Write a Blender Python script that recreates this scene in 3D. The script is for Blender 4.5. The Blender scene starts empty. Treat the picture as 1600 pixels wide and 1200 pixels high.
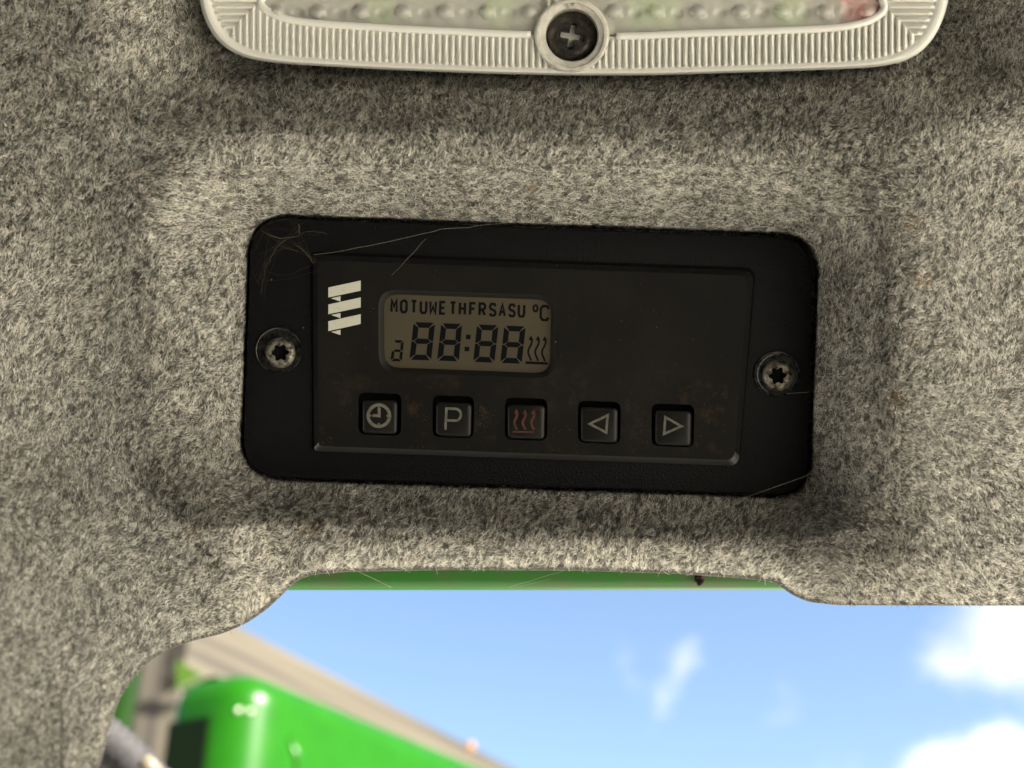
import bpy, bmesh, math, random
import numpy as np
from mathutils import Matrix, Vector
from mathutils.geometry import tessellate_polygon

rng = np.random.default_rng(7)
random.seed(7)
SC = bpy.context.scene
COL = SC.collection

# ------------------------------------------------------------------ measures
S = 0.13e-3            # metres per photo pixel on the plane of the timer's plate
D = 0.26               # camera to that plane
E = math.radians(32)   # the camera looks up by this much
HC = 2.6               # height of the timer above the ground
ux = Vector((1, 0, 0)); vx = Vector((0, -math.sin(E), math.cos(E))); wx = Vector((0, -math.cos(E), -math.sin(E)))
M = Matrix(((ux.x, vx.x, wx.x, 0), (ux.y, vx.y, wx.y, 0), (ux.z, vx.z, wx.z, HC), (0, 0, 0, 1)))

def P(px, py, w=0.0):
    """local point (right, up, out of the panel), w in mm"""
    k = (D - w * 1e-3) / D
    return Vector(((px - 800) * S * k, (600 - py) * S * k, w * 1e-3))
def Wd(px, py, d):
    """world point seen at that place at depth d metres from the lens"""
    return M @ P(px, py, (D - d) * 1e3)

# ------------------------------------------------------------------ camera
cam = bpy.data.cameras.new('camera'); cam_o = bpy.data.objects.new('camera', cam); COL.objects.link(cam_o)
cam_o.matrix_world = M @ Matrix.Translation((0, 0, D))
cam.sensor_width = 36; cam.lens = 36 * D / (1600 * S)
cam.clip_start = 0.005; cam.clip_end = 5000
cam.dof.use_dof = True; cam.dof.focus_distance = D - 0.001; cam.dof.aperture_fstop = 15
SC.camera = cam_o
SC.cycles.use_denoising = True; SC.cycles.denoiser = 'OPENIMAGEDENOISE'; SC.cycles.denoising_input_passes = 'RGB_ALBEDO_NORMAL'; SC.cycles.denoising_prefilter = 'ACCURATE'

# ------------------------------------------------------------------ sky and sun
SUN_DIR = Vector((0.72, -0.45, 0.62)).normalized()      # towards the sun
sun_el = math.asin(SUN_DIR.z); sun_az = math.atan2(SUN_DIR.x, SUN_DIR.y)
world = bpy.data.worlds.new('World'); SC.world = world; world.use_nodes = True
nt = world.node_tree; nt.nodes.clear(); N = nt.nodes.new; L = nt.links.new
out = N('ShaderNodeOutputWorld'); bg = N('ShaderNodeBackground'); bg.inputs['Strength'].default_value = 0.053
sky = N('ShaderNodeTexSky'); sky.sky_type = 'NISHITA'; sky.sun_disc = False
sky.sun_elevation = sun_el; sky.sun_rotation = sun_az; sky.air_density = 1.0; sky.dust_density = 1.2; sky.ozone_density = 1.5
geo = N('ShaderNodeTexCoord')
nz = N('ShaderNodeTexNoise'); nz.inputs['Scale'].default_value = 14; nz.inputs['Detail'].default_value = 4
L(geo.outputs['Generated'], nz.inputs['Vector'])
sub = N('ShaderNodeVectorMath'); sub.operation = 'SUBTRACT'; sub.inputs[1].default_value = (.5, .5, .5); L(nz.outputs['Color'], sub.inputs[0])
scl = N('ShaderNodeVectorMath'); scl.operation = 'SCALE'; scl.inputs['Scale'].default_value = 0.045; L(sub.outputs[0], scl.inputs[0])
add = N('ShaderNodeVectorMath'); add.operation = 'ADD'; L(geo.outputs['Generated'], add.inputs[0]); L(scl.outputs[0], add.inputs[1])
# clouds at their own bearings: (photo x, photo y, radius in px, density)
clouds = [(1500, 1238, 75, .8), (1610, 1222, 75, .8), (1555, 1255, 90, 1), (1440, 1245, 50, .6), (1528, 985, 80, .38), (1612, 955, 75, .44), (1580, 1010, 60, .22),
          (1605, 1070, 60, .34), (1545, 1060, 60, .2), (1462, 1050, 45, .34), (982, 1043, 44, .30), (1240, 1105, 60, .15), (1290, 1225, 60, .25)]
clouds += [(1090 - 9.5 * k, 998 + 23 * k, 22 + 14 * math.sin(k * .55), (.22 + .08 * math.sin(k * .9))) for k in range(8)]
acc = None
camp = cam_o.matrix_world.translation
for (cx, cy, r, den) in clouds:
    d = (Wd(cx, cy, 10) - camp).normalized()
    dist = N('ShaderNodeVectorMath'); dist.operation = 'DISTANCE'; L(add.outputs[0], dist.inputs[0]); dist.inputs[1].default_value = d
    mr = N('ShaderNodeMapRange'); mr.interpolation_type = 'SMOOTHSTEP'
    L(dist.outputs['Value'], mr.inputs['Value'])
    mr.inputs['From Min'].default_value = 0.0; mr.inputs['From Max'].default_value = r * 1.5 / 2000
    mr.inputs['To Min'].default_value = den; mr.inputs['To Max'].default_value = 0
    if acc is None: acc = mr.outputs['Result']
    else:
        mx = N('ShaderNodeMath'); mx.operation = 'ADD'; mx.use_clamp = True; L(acc, mx.inputs[0]); L(mr.outputs['Result'], mx.inputs[1]); acc = mx.outputs[0]
# more broken cloud over the rest of the sky, right of and behind the view
nz2 = N('ShaderNodeTexNoise'); nz2.inputs['Scale'].default_value = 3.2; nz2.inputs['Detail'].default_value = 6; nz2.inputs['Roughness'].default_value = .55
mp = N('ShaderNodeMapping'); mp.inputs['Location'].default_value = (3.1, .4, 1.7); mp.inputs['Scale'].default_value = (1, 1, 2); L(geo.outputs['Generated'], mp.inputs['Vector']); L(mp.outputs[0], nz2.inputs['Vector'])
mr2 = N('ShaderNodeMapRange'); mr2.interpolation_type = 'SMOOTHSTEP'; L(nz2.outputs['Fac'], mr2.inputs['Value'])
mr2.inputs['From Min'].default_value = .50; mr2.inputs['From Max'].default_value = .66
sepx = N('ShaderNodeSeparateXYZ'); L(geo.outputs['Generated'], sepx.inputs[0])
mr3 = N('ShaderNodeMapRange'); mr3.interpolation_type = 'SMOOTHSTEP'; L(sepx.outputs['Y'], mr3.inputs['Value'])
mr3.inputs['From Min'].default_value = .80; mr3.inputs['From Max'].default_value = .55
mu = N('ShaderNodeMath'); mu.operation = 'MULTIPLY'; L(mr2.outputs['Result'], mu.inputs[0]); L(mr3.outputs['Result'], mu.inputs[1])
nz3 = N('ShaderNodeTexNoise'); nz3.inputs['Scale'].default_value = 26; nz3.inputs['Detail'].default_value = 5; nz3.inputs['Roughness'].default_value = .55; L(geo.outputs['Generated'], nz3.inputs['Vector'])
n3 = N('ShaderNodeMath'); n3.operation = 'MULTIPLY_ADD'; L(nz3.outputs['Fac'], n3.inputs[0]); n3.inputs[1].default_value = 1.3; n3.inputs[2].default_value = -.65
n4 = N('ShaderNodeMath'); n4.operation = 'ADD'; L(acc, n4.inputs[0]); L(n3.outputs[0], n4.inputs[1])
n5 = N('ShaderNodeMapRange'); n5.interpolation_type = 'SMOOTHSTEP'; L(n4.outputs[0], n5.inputs['Value']); n5.inputs['From Min'].default_value = .05; n5.inputs['From Max'].default_value = 1.05
n6 = N('ShaderNodeMapRange'); L(acc, n6.inputs['Value']); n6.inputs['From Max'].default_value = .25
n7 = N('ShaderNodeMath'); n7.operation = 'MULTIPLY'; L(n5.outputs['Result'], n7.inputs[0]); L(n6.outputs['Result'], n7.inputs[1]); acc = n7.outputs[0]
mx = N('ShaderNodeMath'); mx.operation = 'MAXIMUM'; L(acc, mx.inputs[0]); L(mu.outputs[0], mx.inputs[1])
mix = N('ShaderNodeMix'); mix.data_type = 'RGBA'
L(mx.outputs[0], mix.inputs['Factor']); L(sky.outputs['Color'], mix.inputs['A']); mix.inputs['B'].default_value = (5.4, 5.35, 5.3, 1)
L(mix.outputs['Result'], bg.inputs['Color']); L(bg.outputs[0], out.inputs['Surface'])
sun = bpy.data.lights.new('sun', 'SUN'); sun.energy = 5.0; sun.angle = math.radians(.5); sun.color = (1, .94, .84)
sun_o = bpy.data.objects.new('sun', sun); COL.objects.link(sun_o); sun_o.rotation_euler = SUN_DIR.to_track_quat('Z', 'Y').to_euler(); sun_o.location = (3, -4, 8)
SC.view_settings.view_transform = 'Standard'; SC.view_settings.look = 'None'; SC.view_settings.exposure = 2.4; SC.view_settings.gamma = 1

# ------------------------------------------------------------------ helpers
def hexl(r, g, b):
    f = lambda c: (c / 255 / 12.92) if c <= 10 else ((c / 255 + .055) / 1.055) ** 2.4
    return (f(r), f(g), f(b), 1)
MATS = {}
def mat(name, color, rough=.5, metal=0.0, trans=0.0, noise=None, bump=0.0, bscale=800, coat=0.0, spec=.5, ior=1.45):
    """procedural material; noise = (scale, colour two, low, high) mixes a second colour in with a noise"""
    m = bpy.data.materials.new(name); m.use_nodes = True; t = m.node_tree; b = t.nodes['Principled BSDF']
    b.inputs['Base Color'].default_value = (*color[:3], 1); b.inputs['Roughness'].default_value = rough; b.inputs['Metallic'].default_value = metal
    b.inputs['Transmission Weight'].default_value = trans; b.inputs['Coat Weight'].default_value = coat; b.inputs['Specular IOR Level'].default_value = spec; b.inputs['IOR'].default_value = ior
    tc = t.nodes.new('ShaderNodeTexCoord')
    if noise:
        sc, c2, lo, hi = noise
        n = t.nodes.new('ShaderNodeTexNoise'); n.inputs['Scale'].default_value = sc; n.inputs['Detail'].default_value = 6; n.inputs['Roughness'].default_value = .6
        t.links.new(tc.outputs['Object'], n.inputs['Vector'])
        r = t.nodes.new('ShaderNodeMapRange'); r.inputs['From Min'].default_value = lo; r.inputs['From Max'].default_value = hi
        t.links.new(n.outputs['Fac'], r.inputs['Value'])
        x = t.nodes.new('ShaderNodeMix'); x.data_type = 'RGBA'; x.inputs['A'].default_value = (*color[:3], 1); x.inputs['B'].default_value = (*c2[:3], 1)
        t.links.new(r.outputs['Result'], x.inputs['Factor']); t.links.new(x.outputs['Result'], b.inputs['Base Color'])
    if bump:
        n2 = t.nodes.new('ShaderNodeTexNoise'); n2.inputs['Scale'].default_value = bscale; n2.inputs['Detail'].default_value = 3
        t.links.new(tc.outputs['Object'], n2.inputs['Vector'])
        bp = t.nodes.new('ShaderNodeBump'); bp.inputs['Strength'].default_value = bump; bp.inputs['Distance'].default_value = .0004
        t.links.new(n2.outputs['Fac'], bp.inputs['Height']); t.links.new(bp.outputs['Normal'], b.inputs['Normal'])
    MATS[name] = m
    return m

def mesh_obj(name, verts, faces, m, parent=None, smooth=False, matrix=None):
    me = bpy.data.meshes.new(name); me.from_pydata([tuple(v) for v in verts], [], faces); me.materials.append(m)
    bm = bmesh.new(); bm.from_mesh(me); bmesh.ops.recalc_face_normals(bm, faces=bm.faces); bm.to_mesh(me); bm.free()
    if smooth is True: me.polygons.foreach_set('use_smooth', [True] * len(me.polygons))
    elif smooth: me.set_sharp_from_angle(angle=math.radians(smooth)) if hasattr(me, 'set_sharp_from_angle') else None
    if smooth and smooth is not True: me.polygons.foreach_set('use_smooth', [True] * len(me.polygons)); me.set_sharp_from_angle(angle=math.radians(smooth))
    o = bpy.data.objects.new(name, me); COL.objects.link(o)
    if parent: o.parent = parent
    if matrix is not None: o.matrix_world = matrix
    return o
def tag(o, label=None, cat=None, group=None, kind=None):
    for k, v in (('label', label), ('category', cat), ('group', group), ('kind', kind)):
        if v: o[k] = v
    return o
class Thing:
    """an Empty at local point org; part() takes vertices in local panel coordinates"""
    def __init__(s, name, org, label, cat, group=None):
        s.org = Vector(org); s.o = bpy.data.objects.new(name, None); COL.objects.link(s.o); s.o.empty_display_size = .01
        s.o.matrix_world = M @ Matrix.Translation(s.org); tag(s.o, label, cat, group)
    def part(s, name, vf, m, parent=None, smooth=False, label=None):
        o = mesh_obj(name, [Vector(v) - s.org for v in vf[0]], vf[1], m, parent or s.o, smooth)
        if label: o['label'] = label
        return o
def single(name, org, vf, m, label, cat, group=None, smooth=False, kind=None):
    org = Vector(org)
    o = mesh_obj(name, [Vector(v) - org for v in vf[0]], vf[1], m, None, smooth, M @ Matrix.Translation(org))
    return tag(o, label, cat, group, kind)
def join(*vfs):
    V, F = [], []
    for v, f in vfs:
        b = len(V); V += list(v); F += [tuple(i + b for i in q) for q in f]
    return V, F
def loft(loops, cap0=False, cap1=False):
    n = len(loops[0]); V = [v for l in loops for v in l]; F = []
    for k in range(len(loops) - 1):
        for i in range(n):
            j = (i + 1) % n
            F.append((k * n + i, k * n + j, (k + 1) * n + j, (k + 1) * n + i))
    if cap0: F.append(tuple(range(n))[::-1])
    if cap1: F.append(tuple(range((len(loops) - 1) * n, len(loops) * n)))
    return V, F
def rquad(c, r, n=6):
    """rounded polygon from pixel corners; r one number or one per corner"""
    pts = []; m = len(c)
    for i in range(m):
        a = Vector(c[i - 1]); b = Vector(c[i]); d = Vector(c[(i + 1) % m])
        rr = r[i] if isinstance(r, (list, tuple)) else r
        e1 = (a - b).normalized(); e2 = (d - b).normalized()
        p1 = b + e1 * rr; p2 = b + e2 * rr
        for k in range(n + 1):
            t = k / n; pts.append(p1 * (1 - t) ** 2 + b * (2 * t * (1 - t)) * .62 / .62 + p2 * t * t if False else p1 * (1 - t) ** 2 + b * 2 * t * (1 - t) + p2 * t * t)
    return [(p.x, p.y) for p in pts]
def lift(loop, w): return [P(x, y, w) for x, y in loop]
def circ(cx, cy, r, n=48): return [(cx + r * math.cos(2 * math.pi * i / n), cy + r * math.sin(2 * math.pi * i / n)) for i in range(n)]
def tube(pts, r, n=6, closed=False, cap=True):
    pts = [Vector(p) for p in pts]; loops = []
    up = Vector((.123, .456, .881)).normalized()
    for i, p in enumerate(pts):
        a = pts[i - 1] if (i > 0 or closed) else p; b = pts[(i + 1) % len(pts)] if (i < len(pts) - 1 or closed) else p
        t = (b - a).normalized(); s1 = t.cross(up).normalized(); s2 = t.cross(s1).normalized()
        rr = r[i] if isinstance(r, (list, tuple)) else r
        loops.append([p + (s1 * math.cos(2 * math.pi * k / n) + s2 * math.sin(2 * math.pi * k / n)) * rr for k in range(n)])
    if closed: loops.append(loops[0])
    return loft(loops, cap and not closed, cap and not closed)
def stroke(pts, width, w0, h=.04, closed=False):
    """flat raised ribbon with mitred joins along pixel points"""
    p = [Vector(q) for q in pts]; n = len(p); Lf, Rt = [], []
    for i in range(n):
        a = p[i - 1] if (i > 0 or closed) else None; b = p[(i + 1) % n] if (i < n - 1 or closed) else None
        d1 = (p[i] - a).normalized() if a is not None else None; d2 = (b - p[i]).normalized() if b is not None else None
        if d1 is None: d1 = d2
        if d2 is None: d2 = d1
        t = (d1 + d2); t = t.normalized() if t.length > 1e-6 else d1
        nn = Vector((-t.y, t.x)); c = max(.45, nn.dot(Vector((-d1.y, d1.x))))
        Lf.append(p[i] + nn * width / 2 / c); Rt.append(p[i] - nn * width / 2 / c)
    V = []; F = []
    for i in range(n):
        V += [P(Lf[i].x, Lf[i].y, w0 + h), P(Rt[i].x, Rt[i].y, w0 + h), P(Lf[i].x, Lf[i].y, w0), P(Rt[i].x, Rt[i].y, w0)]
    for i in range(n if closed else n - 1):
        a = 4 * i; b = 4 * ((i + 1) % n)
        F += [(a, b, b + 1, a + 1), (a, a + 2, b + 2, b), (a + 1, b + 1, b + 3, a + 3)]
    if not closed: F += [(0, 1, 3, 2), (4 * n - 4, 4 * n - 2, 4 * n - 1, 4 * n - 3)]
    return V, F
def slab(loop, w0, w1):
    return loft([lift(loop, w0), lift(loop, w1)], True, True)
def face_holes(outer, holes, w):
    V = []; polys = []
    for lp in [outer] + holes:
        polys.append([Vector((x, y, 0)) for x, y in lp]); V += lift(lp, w)
    return V, [tuple(t) for t in tessellate_polygon(polys)]
def vnoise(x, y, seed, size=512):
    """smooth value noise, unit cells"""
    g = np.random.default_rng(seed).random((size, size))
    xi = np.floor(x).astype(int); yi = np.floor(y).astype(int); fx = x - xi; fy = y - yi
    fx = fx * fx * (3 - 2 * fx); fy = fy * fy * (3 - 2 * fy)
    a = g[yi % size, xi % size]; b = g[yi % size, (xi + 1) % size]; c = g[(yi + 1) % size, xi % size]; d = g[(yi + 1) % size, (xi + 1) % size]
    return (a * (1 - fx) + b * fx) * (1 - fy) + (c * (1 - fx) + d * fx) * fy
def sstep(t):
    t = np.clip(t, 0, 1); return t * t * (3 - 2 * t)

# ------------------------------------------------------------------ materials
m_felt = mat('felt_backing', (.15, .145, .13), .95, noise=(900, (.08, .077, .07), .4, .62), spec=.1)
m_plate = mat('black_grained_plastic', (.006, .0057, .0066), .5, bump=.6, bscale=2200, spec=.15)
m_lcd = mat('liquid_crystal_glass', (.082, .070, .047), .3, noise=(60, (.068, .059, .041), .35, .7), spec=.15)
m_seg = mat('dark_segments', (.004, .0045, .006), .5, spec=.1)
m_print = mat('worn_white_print', (.56, .56, .48), .6, noise=(1500, (.42, .42, .35), .58, .75))
m_icon = mat('grey_icon_print', (.13, .127, .10), .6, noise=(1300, (.07, .06, .04), .45, .7))
m_red = mat('faded_red_print', (.10, .024, .013), .6, noise=(1200, (.035, .014, .008), .40, .62))
m_black = mat('black_recess', (.004, .004, .004), .8, spec=.1)
m_screw = mat('dirty_screw_steel', (.26, .245, .20), .40, .5, noise=(750, (.02, .017, .013), .44, .60), bump=.9, bscale=1200)
m_rust = mat('rusty_screw_steel', (.28, .255, .205), .38, .5, noise=(700, (.035, .02, .01), .44, .60), bump=.9, bscale=1200)
m_ring = mat('black_washer', (.05, .05, .048), .22, .6, noise=(700, (.012, .012, .01), .4, .6))
m_web = mat('dusty_cobweb', (.085, .074, .05), .8)
m_silk = mat('pale_silk', hexl(190, 190, 175), .5)
m_lint = mat('brown_lint', (.085, .055, .028), .9, noise=(600, (.13, .11, .07), .4, .6))
m_border = mat('ribbed_lens_plastic', (.995, .985, .92), .08, 0, .14, ior=1.46)
m_lens = mat('clear_lens_plastic', (.995, .985, .92), .10, 0, .60, ior=1.46)
m_boss = mat('cloudy_lens_plastic', (.90, .88, .80), .15, 0, .25, noise=(500, (.62, .6, .52), .4, .7))
m_tray = mat('white_reflector', (.93, .91, .83), .35, noise=(120, (.85, .83, .74), .4, .7), coat=.3)
m_frame = mat('glossy_white_ridge', (.86, .85, .80), .12, coat=.6)
m_red_tint = mat('red_reflection_tint', (.95, .07, .05), .25, coat=.4)
m_green_tint = mat('green_reflection_tint', (.62, .85, .40), .4)
m_led = mat('grey_led_body', (.10, .10, .09), .4)
m_phil = mat('dark_lamp_screw', (.055, .05, .05), .36, .7, noise=(900, (.12, .105, .085), .45, .65), bump=.3, bscale=1200)
m_green = mat('green_gloss_paint', (.0072, .072, .0008), .32, spec=.20, noise=(25, (.009, .082, .001), .4, .7))
m_strip = mat('green_roof_paint', (.024, .15, .014), .4, noise=(45, (.058, .125, .036), .46, .62))
m_hose = mat('grey_braided_hose', (.034, .032, .032), .75, noise=(500, (.014, .0125, .012), .4, .65))
m_rivet = mat('bright_rivet_steel', (.55, .53, .45), .42, .9)
m_cap = mat('cream_fitting', (.15, .125, .085), .45, noise=(200, (.09, .07, .04), .5, .7))
m_bolt = mat('rusty_bolt', (.42, .24, .10), .5, .5, noise=(300, (.30, .14, .05), .4, .6))

def panel_mat():
    m = bpy.data.materials.new('dusty_panel_plastic'); m.use_nodes = True; t = m.node_tree; b = t.nodes['Principled BSDF']
    b.inputs['Roughness'].default_value = .5; b.inputs['Specular IOR Level'].default_value = .13
    tc = t.nodes.new('ShaderNodeTexCoord')
    def ns(scale, det, lo, hi):
        n = t.nodes.new('ShaderNodeTexNoise'); n.inputs['Scale'].default_value = scale; n.inputs['Detail'].default_value = det; n.inputs['Roughness'].default_value = .65
        t.links.new(tc.outputs['Object'], n.inputs['Vector'])
        r = t.nodes.new('ShaderNodeMapRange'); r.inputs['From Min'].default_value = lo; r.inputs['From Max'].default_value = hi
        t.links.new(n.outputs['Fac'], r.inputs['Value']); return r.outputs['Result']
    sep = t.nodes.new('ShaderNodeSeparateXYZ'); t.links.new(tc.outputs['Object'], sep.inputs[0])
    # dirt gathered along the row of buttons
    low = t.nodes.new('ShaderNodeMapRange'); low.interpolation_type = 'SMOOTHSTEP'; t.links.new(sep.outputs['Y'], low.inputs['Value'])
    low.inputs['From Min'].default_value = .001; low.inputs['From Max'].default_value = -.009
    mu = t.nodes.new('ShaderNodeMath'); mu.operation = 'MULTIPLY'; t.links.new(low.outputs['Result'], mu.inputs[0]); t.links.new(ns(260, 8, .53, .74), mu.inputs[1])
    x = t.nodes.new('ShaderNodeMix'); x.data_type = 'RGBA'; x.inputs['A'].default_value = (.0078, .0073, .0069, 1); x.inputs['B'].default_value = (.040, .026, .014, 1)
    t.links.new(mu.outputs[0], x.inputs['Factor'])
    y = t.nodes.new('ShaderNodeMix'); y.data_type = 'RGBA'; y.inputs['B'].default_value = (.014, .013, .011, 1)
    t.links.new(x.outputs['Result'], y.inputs['A']); t.links.new(ns(60, 5, .4, .8), y.inputs['Factor'])
    t.links.new(y.outputs['Result'], b.inputs['Base Color'])
    n2 = t.nodes.new('ShaderNodeTexNoise'); n2.inputs['Scale'].default_value = 5000; t.links.new(tc.outputs['Object'], n2.inputs['Vector'])
    bp = t.nodes.new('ShaderNodeBump'); bp.inputs['Strength'].default_value = .15; bp.inputs['Distance'].default_value = .0002
    t.links.new(n2.outputs['Fac'], bp.inputs['Height']); t.links.new(bp.outputs['Normal'], b.inputs['Normal'])
    return m
m_panel = panel_mat()
m_bezel = mat('dark_bezel_plastic', (.013, .0128, .0108), .30, ior=1.75)
m_rim = mat('matt_rim_plastic', (.010, .0098, .008), .5, spec=.3)
m_button = mat('dark_button_plastic', (.0075, .0078, .0075), .38, noise=(260, (.020, .014, .008), .5, .75), spec=.38)

def wood_mat():
    m = bpy.data.materials.new('weathered_timber'); m.use_nodes = True; t = m.node_tree; b = t.nodes['Principled BSDF']; b.inputs['Roughness'].default_value = .7
    tc = t.nodes.new('ShaderNodeTexCoord'); mp = t.nodes.new('ShaderNodeMapping'); mp.inputs['Scale'].default_value = (55, 55, .8); t.links.new(tc.outputs['Object'], mp.inputs['Vector'])
    n = t.nodes.new('ShaderNodeTexNoise'); n.inputs['Scale'].default_value = 1; n.inputs['Detail'].default_value = 5; t.links.new(mp.outputs[0], n.inputs['Vector'])
    r = t.nodes.new('ShaderNodeValToRGB'); r.color_ramp.elements[0].position = .34; r.color_ramp.elements[0].color = (.017, .013, .009, 1); r.color_ramp.elements[1].position = .66; r.color_ramp.elements[1].color = (.088, .074, .048, 1)
    t.links.new(n.outputs['Fac'], r.inputs['Fac']); t.links.new(r.outputs['Color'], b.inputs['Base Color']); return m
m_wood = wood_mat()

# ------------------------------------------------------------------ ground (below the frame, it throws light up)
gm = mat('straw_stubble', (.56, .525, .44), .95, noise=(3, (.48, .45, .375), .4, .65))
tag(mesh_obj('ground', [(-400, -400, 0), (400, -400, 0), (400, 400, 0), (-400, 400, 0)], [(0, 1, 2, 3)], gm), kind='structure')

# the cab round the lens: floor and rear bulkhead under the roof, open to the windows in front and at the sides
def block(name, x0, x1, y0, y1, z0, z1, m):
    v = [(x, y, z) for x in (x0, x1) for y in (y0, y1) for z in (z0, z1)]
    tag(mesh_obj(name, v, [(0, 1, 3, 2), (4, 6, 7, 5), (0, 4, 5, 1), (2, 3, 7, 6), (0, 2, 6, 4), (1, 5, 7, 3)], m), kind='structure')
m_cab = mat('dark_cab_lining', (.045, .043, .04), .8, bump=.2, bscale=300)
block('cab_floor', -.75, .75, -1.30, -.25, HC - 1.62, HC - 1.56, m_cab)
block('cab_rear_wall', -.75, .75, -1.36, -1.30, HC - 1.62, HC + .13, m_cab)

block('side_light_blocker', -.66, -.60, -1.30, -.20, HC - 1.62, HC + .13, m_cab)  # added out of view to keep left light off the recess's right wall

# ------------------------------------------------------------------ felt headliner
RC = math.radians(2.05); CX, CY = 827.5, 557.0
EDGE = np.array([(-900, 1500), (90, 1500), (112, 1300), (135, 1235), (150, 1200), (163, 1150), (180, 1092), (205, 1055), (235, 1026), (265, 1009), (300, 997), (345, 986), (380, 971), (410, 951), (435, 928), (452, 910), (468, 900), (490, 893), (540, 889), (700, 886), (900, 887), (1060, 892), (1160, 899), (1205, 904), (1222, 911), (1240, 925), (1265, 936), (1310, 941), (1600, 942), (2500, 944)], float)
def yb(x):
    x = np.asarray(x, float)
    return sum(np.interp(x + o, EDGE[:, 0], EDGE[:, 1]) for o in (-7, -3.5, 0, 3.5, 7)) / 5
def H(px, py):
    """height of the felt in mm over photo pixels"""
    x = px - CX; y = py - CY
    a = x * math.cos(RC) + y * math.sin(RC); b = -x * math.sin(RC) + y * math.cos(RC)
    ea = np.maximum(np.abs(a) - (441 - 58), 0); eb = np.maximum(np.abs(b) - (203 - 58), 0); rr = np.hypot(ea, eb)
    d = np.maximum(rr - 58, 0); ca = (ea / np.maximum(rr, 1e-6)) ** 2
    wd = ca * np.where(a > 0, 128.0, 200.0) + (1 - ca) * np.where(b < 0, 142.0, 76.0)
    t = d / wd
    lip = 1 - .35 * sstep((b - 60) / 160) * sstep((640 - np.abs(a)) / 330)
    t = np.clip(t, 0, 1.5) ** (1 + .5 * sstep((b - 60) / 150))
    t = np.where(a > 0, t * (1 - .0 * ca), t); q_ = np.clip(t, 0, 1); up = (1 - ca) * (b < 0); kn = .72 - .25 * up; kv = .86 - .16 * up; h = -1.5 + 22.0 * lip * np.where(q_ < kn, kv * (q_ / kn) ** 1.1, kv + (1 - kv) * np.sin(np.clip((q_ - kn) / (1 - kn), 0, 1) * math.pi / 2))
    h = h - 4.0 * np.exp(-(np.maximum(d, 0) / 4.0) ** 2)
    side = sstep((px - 120) / 260) * sstep((1680 - px) / 240)
    h = h - 20.0 * sstep((212 - py) / 120) * side
    h = h - 26 * sstep((py - 60) / 900) * sstep((360 - px) / 260)
    h = h - 66 * sstep((py - 780) / 500) * sstep((430 - px) / 330)
    e = yb(px) - py
    left = sstep((520 - px) / 120)
    roll_w = 48 + 170 * left + 30 * sstep((px - 1230) / 60)
    h = h - (8.5 + 7 * left) * (1 - np.clip(e / roll_w, 0, 1)) ** 2
    # the left leg falls away to the side window
    h = h - 30 * sstep((px - 1400) / 420) * sstep((py + 100) / 400)
    h = h - 75 * sstep((300 - px) / 520) * sstep((py - 330) / 560)
    h = h + .55 * (vnoise(px / 60, py / 60, 3) - .5) + .28 * (vnoise(px / 19, py / 19, 4) - .5) + .8 * (vnoise(px / 210, py / 210, 5) - .5)
    return h
xs = np.concatenate([np.arange(-3900, -900, 500), np.arange(-900, -60, 40), np.arange(-60, 100, 8), np.arange(100, 500, 2.2), np.arange(500, 1180, 5), np.arange(1180, 1330, 2.5), np.arange(1330, 1660, 6), np.arange(1660, 2501, 40), np.arange(3000, 6600, 500)])
nr = 330
tt = (np.linspace(0, 1, nr)) ** 1.0
X, T = np.meshgrid(xs, tt); YB = yb(X); Y = YB + (-420 - YB) * T
Hh = H(X, Y)
K = (D - Hh * 1e-3) / D
grid = np.stack([(X - 800) * S * K, (600 - Y) * S * K, Hh * 1e-3], -1)
# rolled edge below row 0
dy = np.gradient(yb(xs), xs); nrm = np.stack([dy * -1, np.ones_like(dy)], -1); nrm /= np.linalg.norm(nrm, axis=1)[:, None]   # px, y down, pointing off the felt
rows = []
for ang, back in ((-100, .0045), (-40, .0030), (0, .0022), (30, .0015), (60, .0005), (90, 0), (60, 0), (30, 0)):
    R = .0007; r_ = math.radians(ang)
    q = grid[0].copy(); q[:, 0] += nrm[:, 0] * R * math.sin(r_); q[:, 1] -= nrm[:, 1] * R * math.sin(r_); q[:, 2] -= R * (1 - math.cos(r_)) + back
    rows.append(q)
low = np.stack(rows, 0)
# the ceiling: above the frame the felt turns over into the level roof of the cab
top = grid[-1]; ups = []
cvec = np.array([0, math.sin(E), math.cos(E)])   # level, towards the camera and past it
for k in range(1, 13):
    f = k / 12; vv = np.array([0, 1.0, 0]); dirv = vv * (1 - f) + cvec * f; dirv /= np.linalg.norm(dirv)
    prev = ups[-1] if ups else top
    ups.append(prev + dirv * .012)
for d_ in (.15, .3, .3, .3, .3): ups.append(ups[-1] + cvec * d_)
full = np.concatenate([low, grid, np.stack(ups, 0)], 0)
nR, nC = full.shape[:2]
idx = np.arange(nR * nC).reshape(nR, nC)
quads = np.stack([idx[:-1, :-1], idx[:-1, 1:], idx[1:, 1:], idx[1:, :-1]], -1).reshape(-1, 4)
me = bpy.data.meshes.new('headliner'); me.vertices.add(nR * nC); me.vertices.foreach_set('co', full.reshape(-1).astype(np.float32))
me.loops.add(quads.size); me.loops.foreach_set('vertex_index', quads.reshape(-1).astype(np.int32))
me.polygons.add(len(quads)); me.polygons.foreach_set('loop_start', (np.arange(len(quads)) * 4).astype(np.int32))
me.polygons.foreach_set('use_smooth', np.ones(len(quads), bool)); me.update(calc_edges=True); me.validate(); me.materials.append(m_felt)
headliner = bpy.data.objects.new('headliner', me); COL.objects.link(headliner); headliner.matrix_world = M
tag(headliner, 'grey felt headliner with a moulded recess round the black timer', None, kind='structure')

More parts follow.
